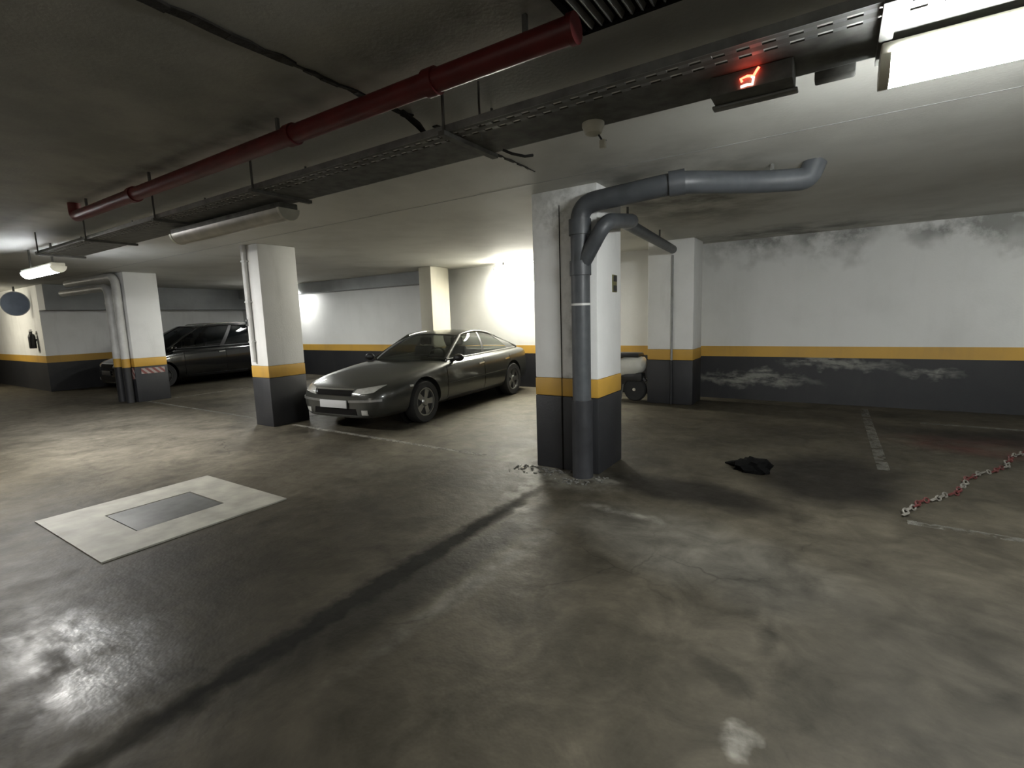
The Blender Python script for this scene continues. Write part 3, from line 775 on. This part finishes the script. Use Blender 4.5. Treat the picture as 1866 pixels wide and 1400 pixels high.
    for sx in (-.36, .36):
        y_ = g['seat']; zt_ = g['seatz']; m = MB()
        m.box((sx - .21, y_, Af.z - .02), (sx + .21, y_ + .13, zt_), .05, Matrix.Rotation(-.18, 3, 'X')); s_ = m.build('seat_back', 'seat_cloth', root, True)
        m = MB(); m.box((sx - .12, y_ + .07, zt_ + .015), (sx + .12, y_ + .16, zt_ + .16), .035); m.tube([(sx - .05, y_ + .11, zt_ - .02), (sx - .05, y_ + .11, zt_ + .05)], .008, 6); m.tube([(sx + .05, y_ + .11, zt_ - .02), (sx + .05, y_ + .11, zt_ + .05)], .008, 6); m.build('headrest', 'seat_cloth', root, True)
    m = MB(); m.tube([(.36 + .17 * math.cos(a), g['seat'] - .55 + .08 * math.sin(a), Af.z + .02 + .15 * math.sin(a)) for a in [2 * PI * k / 20 for k in range(20)]], .015, 8, closed=True); m.box((.2, g['seat'] - .56, Af.z), (.52, g['seat'] - .54, Af.z + .04)); m.build('steering_wheel', 'interior', root, True)
    mp = lerp(wt, wb, .18); MB().box((-.1, mp.y + .06, mp.z - .07), (.1, mp.y + .09, mp.z - .01), .012).tube([(0, mp.y + .07, mp.z - .03), (0, mp.y + .02, mp.z + .0)], .01, 6).build('rear_view_mirror', 'interior', root, True)
    # wheels
    tm = None
    for wy in cfg['wy']:
        for sd in (1, -1):
            mt = Matrix.Translation((sd * tx, wy, R_)) @ Matrix.Rotation(sd * PI / 2, 4, 'Y')
            hw = .1
            ty = MB().lathe([(R_ * .66, -hw), (R_ * .93, -hw), (R_, -hw * .7), (R_, hw * .7), (R_ * .94, hw), (R_ * .68, hw * .98), (R_ * .66, hw * .6)], 36, mt).build('wheel', 'rubber', root, True, 'black tyre')
            rm = MB(); rm.lathe([(R_ * .67, hw * .55), (R_ * .67, hw * .9), (R_ * .61, hw * .9), (R_ * .58, hw * .3), (R_ * .57, -hw * .4), (R_ * .67, -hw * .5)], 36, mt)
            rm.lathe([(.07, -hw * .3), (.075, hw * .75), (.055, hw * .95), (.0, hw)], 18, mt)
            for k in range(5):
                a_ = 2 * PI * k / 5 + .3; b2 = bmesh.new(); bmesh.ops.create_cube(b2, size=1)
                for v in b2.verts:
                    rad = lerp(.05, R_ * .63, v.co.x + .5); wd = lerp(.035, .05, v.co.x + .5)
                    v.co = V((rad, v.co.y * 2 * wd, hw * (.62 + .25 * v.co.z) + (0.0)))
                bmesh.ops.transform(b2, matrix=mt @ Matrix.Rotation(a_, 4, 'Z'), verts=b2.verts); rm.add(b2)
            rm.build('rim', cfg.get('rim', 'alloy'), ty, True, 'five spoke rim')
            MB().lathe([(R_ * .55, -hw * .5), (R_ * .55, -hw * .2)], 24, mt).build('brake_disc', 'dark_gap', ty)
            MB().lathe([(R_ * 1.13, -.15), (R_ * 1.13, -.14)], 24, mt).build('wheel_well', 'dark_gap', root)
    return root

# station: u, width factor, bottom, mid, shoulder, top
sed = dict(W=1.84, wr=.325, track=.80, wy=(.97, 3.87), trim='chrome', mblack=True, sh=.055, doors=(1.55, 2.72, 3.72), dz=.88,
    st=[(0.0, .58, .24, .40, .50, .56), (.05, .74, .20, .42, .56, .64), (.22, .90, .18, .46, .63, .71), (.5, .97, .18, .48, .71, .775), (.95, 1.0, .18, .5, .78, .845), (1.4, 1.0, .18, .52, .84, .905), (1.75, 1.0, .18, .54, .87, .92), (2.7, 1.0, .18, .55, .89, .91), (3.6, 1.0, .18, .56, .91, .93), (4.25, .97, .2, .56, .92, .97), (4.55, .93, .22, .56, .91, .96), (4.72, .84, .26, .55, .86, .90), (4.78, .66, .32, .52, .74, .78)],
    g=dict(Af=(.77, 1.70, .90), At=(.575, 2.42, 1.275), Rt=(.53, 3.72, 1.20), Cf=(.70, 4.35, .95), wb=(0, 1.36, .925), wt=(0, 2.28, 1.315), rt=(0, 3.82, 1.24), rb=(0, 4.52, .975), crown=.085, bb=.04, bz=.0, split=.44, cpost=.84, seat=2.55, seatz=1.08),
    tail=[(.50, .62), (.72, .62), (.70, .80), (.52, .82)],
    front=dict(head=[(.36, .535), (.66, .575), (.74, .665), (.40, .615)], fog=[(.50, .265), (.59, .265), (.59, .335), (.50, .335)], strip=[(.28, .435), (.76, .455), (.76, .485), (.28, .465)], stripm='alloy', rep=[(.62, .60), (.72, .60), (.72, .63), (.62, .63)],
        grille=[(-.33, .53), (.33, .53), (.35, .60), (-.35, .60)], gtrim=[(-.36, .60), (.36, .60), (.37, .618), (-.37, .618)], intake=[(-.42, .26), (.42, .26), (.40, .35), (-.40, .35)], lip=[(-.6, .225), (.6, .225), (.6, .25), (-.6, .25)], plate=(.355, .465, .26), platem='plate_grey'))
c1 = make_car('car', sed, (-6.01 + .02, 4.49, 0), math.radians(5.3), 'car_grey', 'car_glass')
tag(c1, 'dark grey hatchback parked nose out between two pillars', 'car')
mpv = dict(W=1.84, wr=.33, track=.80, wy=(.9, 3.65), trim='black_plastic', mblack=False, sh=.055, doors=(1.45, 2.55, 3.5), dz=.98, rails=True, rim='rim_black',
    st=[(0.0, .60, .24, .42, .56, .64), (.05, .76, .20, .45, .64, .74), (.22, .91, .18, .48, .72, .82), (.5, .97, .18, .5, .80, .89), (.9, 1.0, .18, .52, .88, .96), (1.2, 1.0, .18, .54, .95, 1.02), (1.7, 1.0, .18, .55, .98, 1.02), (2.7, 1.0, .18, .56, 1.0, 1.03), (3.6, 1.0, .18, .57, 1.02, 1.05), (4.2, .98, .2, .58, 1.04, 1.08), (4.45, .94, .22, .58, 1.02, 1.07), (4.58, .84, .28, .56, .96, 1.0), (4.62, .7, .34, .54, .8, .84)],
    g=dict(Af=(.78, 1.10, 1.0), At=(.62, 1.95, 1.55), Rt=(.60, 4.15, 1.53), Cf=(.72, 4.42, 1.06), wb=(0, .80, 1.02), wt=(0, 1.80, 1.60), rt=(0, 4.25, 1.57), rb=(0, 4.52, 1.08), crown=.075, bb=.03, split=.42, cpost=.70, dpost=.94, seat=2.1, seatz=1.25),
    tail=[(.55, .75), (.74, .75), (.72, .98), (.58, 1.0)],
    front=dict(head=[(.40, .62), (.66, .66), (.74, .77), (.44, .72)], fog=[(.50, .28), (.59, .28), (.59, .35), (.50, .35)], strip=[(.28, .46), (.76, .48), (.76, .50), (.28, .48)], stripm='car_black', rep=[(.72, .88), (.86, .88), (.86, .915), (.72, .915)],
        grille=[(-.33, .60), (.33, .60), (.36, .69), (-.36, .69)], gtrim=[(-.36, .69), (.36, .69), (.37, .71), (-.37, .71)], intake=[(-.5, .26), (.5, .26), (.48, .38), (-.48, .38)], lip=[(-.6, .225), (.6, .225), (.6, .25), (-.6, .25)], plate=(.42, .53, .26), platem='plate_dark'))
c2 = make_car('car', mpv, (-15.55, 4.93, 0), 0, 'car_black', 'dark_glass')
tag(c2, 'black people carrier half hidden between the two left pillars', 'car')

# ---------------------------------------------------------------- white scooter beside the far pillar
def scooter(loc, rz):
    o = empty('scooter', loc, rz)   # local +x is forward
    def wheel(x):
        mt = Matrix.Translation((x, 0, .21)) @ Matrix.Rotation(PI / 2, 4, 'X')
        t = MB().lathe([(.13, -.05), (.19, -.055), (.21, -.03), (.21, .03), (.19, .055), (.13, .05)], 28, mt).build('wheel', 'rubber', o, True)
        m = MB().lathe([(.135, -.035), (.135, .035), (.115, .04), (.1, .0), (.04, .02), (.03, .06), (.0, .06)], 24, mt).lathe([(.0, -.06), (.03, -.06), (.04, -.02), (.1, .0), (.115, -.04), (.135, -.036)], 24, mt); m.build('rim', 'chrome', t, True)
        return t
    wheel(0); wheel(1.25)
    # tail bodywork, loft
    rows = []
    for x, w_, z0, z1 in ((-.2, .06, .62, .74), (-.16, .13, .54, .80), (-.04, .17, .47, .82), (.15, .18, .45, .80), (.35, .16, .38, .74), (.45, .12, .36, .6)):
        rows.append([Vector((x, w_ * math.cos(a), (z0 + z1) / 2 + (z1 - z0) / 2 * math.sin(a))) for a in [2 * PI * k / 16 for k in range(17)]])
    m = MB(); m.grid(rows); m.bm.faces.new([m.bm.verts.new(p) for p in rows[0][:-1]]); m.bm.faces.new([m.bm.verts.new(p) for p in rows[-1][:-1]]); bmesh.ops.remove_doubles(m.bm, verts=m.bm.verts, dist=1e-4)
    m.build('tail_body', 'scooter_white', o, True)
    MB().box((-.12, -.13, .79), (.45, .13, .87), .035).build('seat', 'black_plastic', o, True)
    MB().box((-.16, -.10, .36), (.25, .10, .52), .03).build('engine', 'black_plastic', o, True)
    MB().box((-.2, -.16, .32), (.12, -.09, .40), .025).build('exhaust', 'cream_plastic', o, True)
    MB().tube([Vector((.24 * math.cos(a), 0, .21 + .25 * math.sin(a))) for a in [PI * .25 + PI * .55 * k / 8 for k in range(9)]], .045, 8).build('rear_mudguard', 'black_plastic', o, True)
    MB().box((.38, -.16, .27), (.95, .16, .34), .03).build('footboard', 'black_plastic', o, True)
    MB().box((.93, -.2, .3), (1.0, .2, .95), .03, Matrix.Rotation(-.2, 3, 'Y')).build('leg_shield', 'scooter_white', o, True)
    MB().tube([(1.22, 0, .25), (1.02, 0, .95), (.98, 0, 1.05)], .03, 8).build('fork', 'dusty_steel', o, True)
    MB().tube([(.95, -.3, 1.08), (1.0, -.1, 1.04), (1.0, .1, 1.04), (.95, .3, 1.08)], .018, 8).build('handlebar', 'black_plastic', o, True)
    MB().tube([Vector((1.25 + .25 * math.cos(a), 0, .21 + .25 * math.sin(a))) for a in [PI * .2 + PI * .6 * k / 8 for k in range(9)]], .06, 8).build('front_mudguard', 'scooter_white', o, True)
    MB().tube([(.2, .08, .3), (.18, .22, .02)], .012, 6).build('stand', 'dusty_steel', o, True)
    tag(o, 'white scooter parked behind the pillar by the back wall, rear wheel showing', 'scooter')
scooter((-2.98, 8.62, 0), math.radians(176))

# ---------------------------------------------------------------- floor clutter
def rag():
    b2 = bmesh.new(); bmesh.ops.create_icosphere(b2, subdivisions=3, radius=1); rnd = random.Random(5)
    from mathutils import noise as mn
    for v in b2.verts:
        k = 1 + .5 * mn.noise(v.co * 1.7) + .25 * mn.noise(v.co * 4.1)
        z = v.co.z * .1 * k
        v.co = Vector((v.co.x * .17 * k, v.co.y * .13 * k, max(z, -.03) + .03))
    m = MB(); m.add(b2); m.tube([(-.12, .02, .03), (-.22, .07, .02), (-.3, .10, .008)], [.04, .03, .008], 8)
    o = m.build('rag', 'black_cloth', None, True); o.location = (-.60, 5.2, 0); o.rotation_euler = (0, 0, -.1)
    tag(o, 'crumpled black rag lying on the floor right of the near pillar', 'rag')
rag()
def chain():
    a, b = Vector((.50, 4.52, .009)), Vector((1.72, 7.05, .009)); d = b - a; n = 46
    o = empty('chain', a); ang = math.atan2(d.y, d.x)
    def link(mat):
        m = MB(); pts = [(.036 * math.cos(t) , .019 * math.sin(t), 0) for t in [2 * PI * k / 10 for k in range(10)]]
        m.tube(pts, .007, 5, closed=True); return m.build('chain_link', mat, o, True)
    src = {k: link(k) for k in ('chain_red', 'chain_white')}; first = {'chain_red': True, 'chain_white': True}
    for i in range(n):
        mt = 'chain_white' if (i // 4) % 2 == 0 else 'chain_red'
        l = src[mt]
        if not first[mt]: l = l.copy(); COL.objects.link(l); l.parent = o
        first[mt] = False
        p = d * (i / (n - 1)); off = Vector((-d.y, d.x, 0)).normalized() * (.035 * math.sin(i * .35) + .012 * math.sin(i * 1.3))
        l.location = p + off; l.rotation_euler = (.9 if i % 2 else -.6, 0, ang); l.location.z = .010
    tag(o, 'red and white plastic chain lying across the right hand bay', 'chain')
    q = empty('chain_hook', tuple(b + Vector((.08, .1, -.009))))
    MB().lathe([(.0, 0), (.06, 0), (.06, .02), (.03, .05), (.0, .06)], 16).build('base', 'chain_white', q, True)
    MB().tube(arc((0, 0, .05), .03, 0, PI, (1, 0, 0), (0, 0, 1), 8), .008, 6).build('ring', 'chain_white', q, True)
    tag(q, 'small white floor anchor at the far end of the chain', 'anchor')
chain()
def crumbs():
    rnd = random.Random(11); m = MB()
    for k in range(150):
        t = rnd.random(); side_ = rnd.random() < .6
        x = rnd.uniform(-2.75, -1.75); y = 4.33 - abs(rnd.gauss(0, .1)) - (.19 if -2.14 < x < -1.86 else 0); r = rnd.uniform(.004, .017)
        b2 = bmesh.new(); bmesh.ops.create_icosphere(b2, subdivisions=1, radius=r)
        for v in b2.verts: v.co = Vector((v.co.x * rnd.uniform(.8, 1.5) + x, v.co.y * rnd.uniform(.8, 1.5) + y, v.co.z * .6 + r * .45))
        m.add(b2)
    o = m.build('plaster_crumbs', 'plaster_dust'); o['kind'] = 'stuff'; o['label'] = 'pale plaster crumbs and dust at the foot of the near pillar'; o['category'] = 'debris'
crumbs()
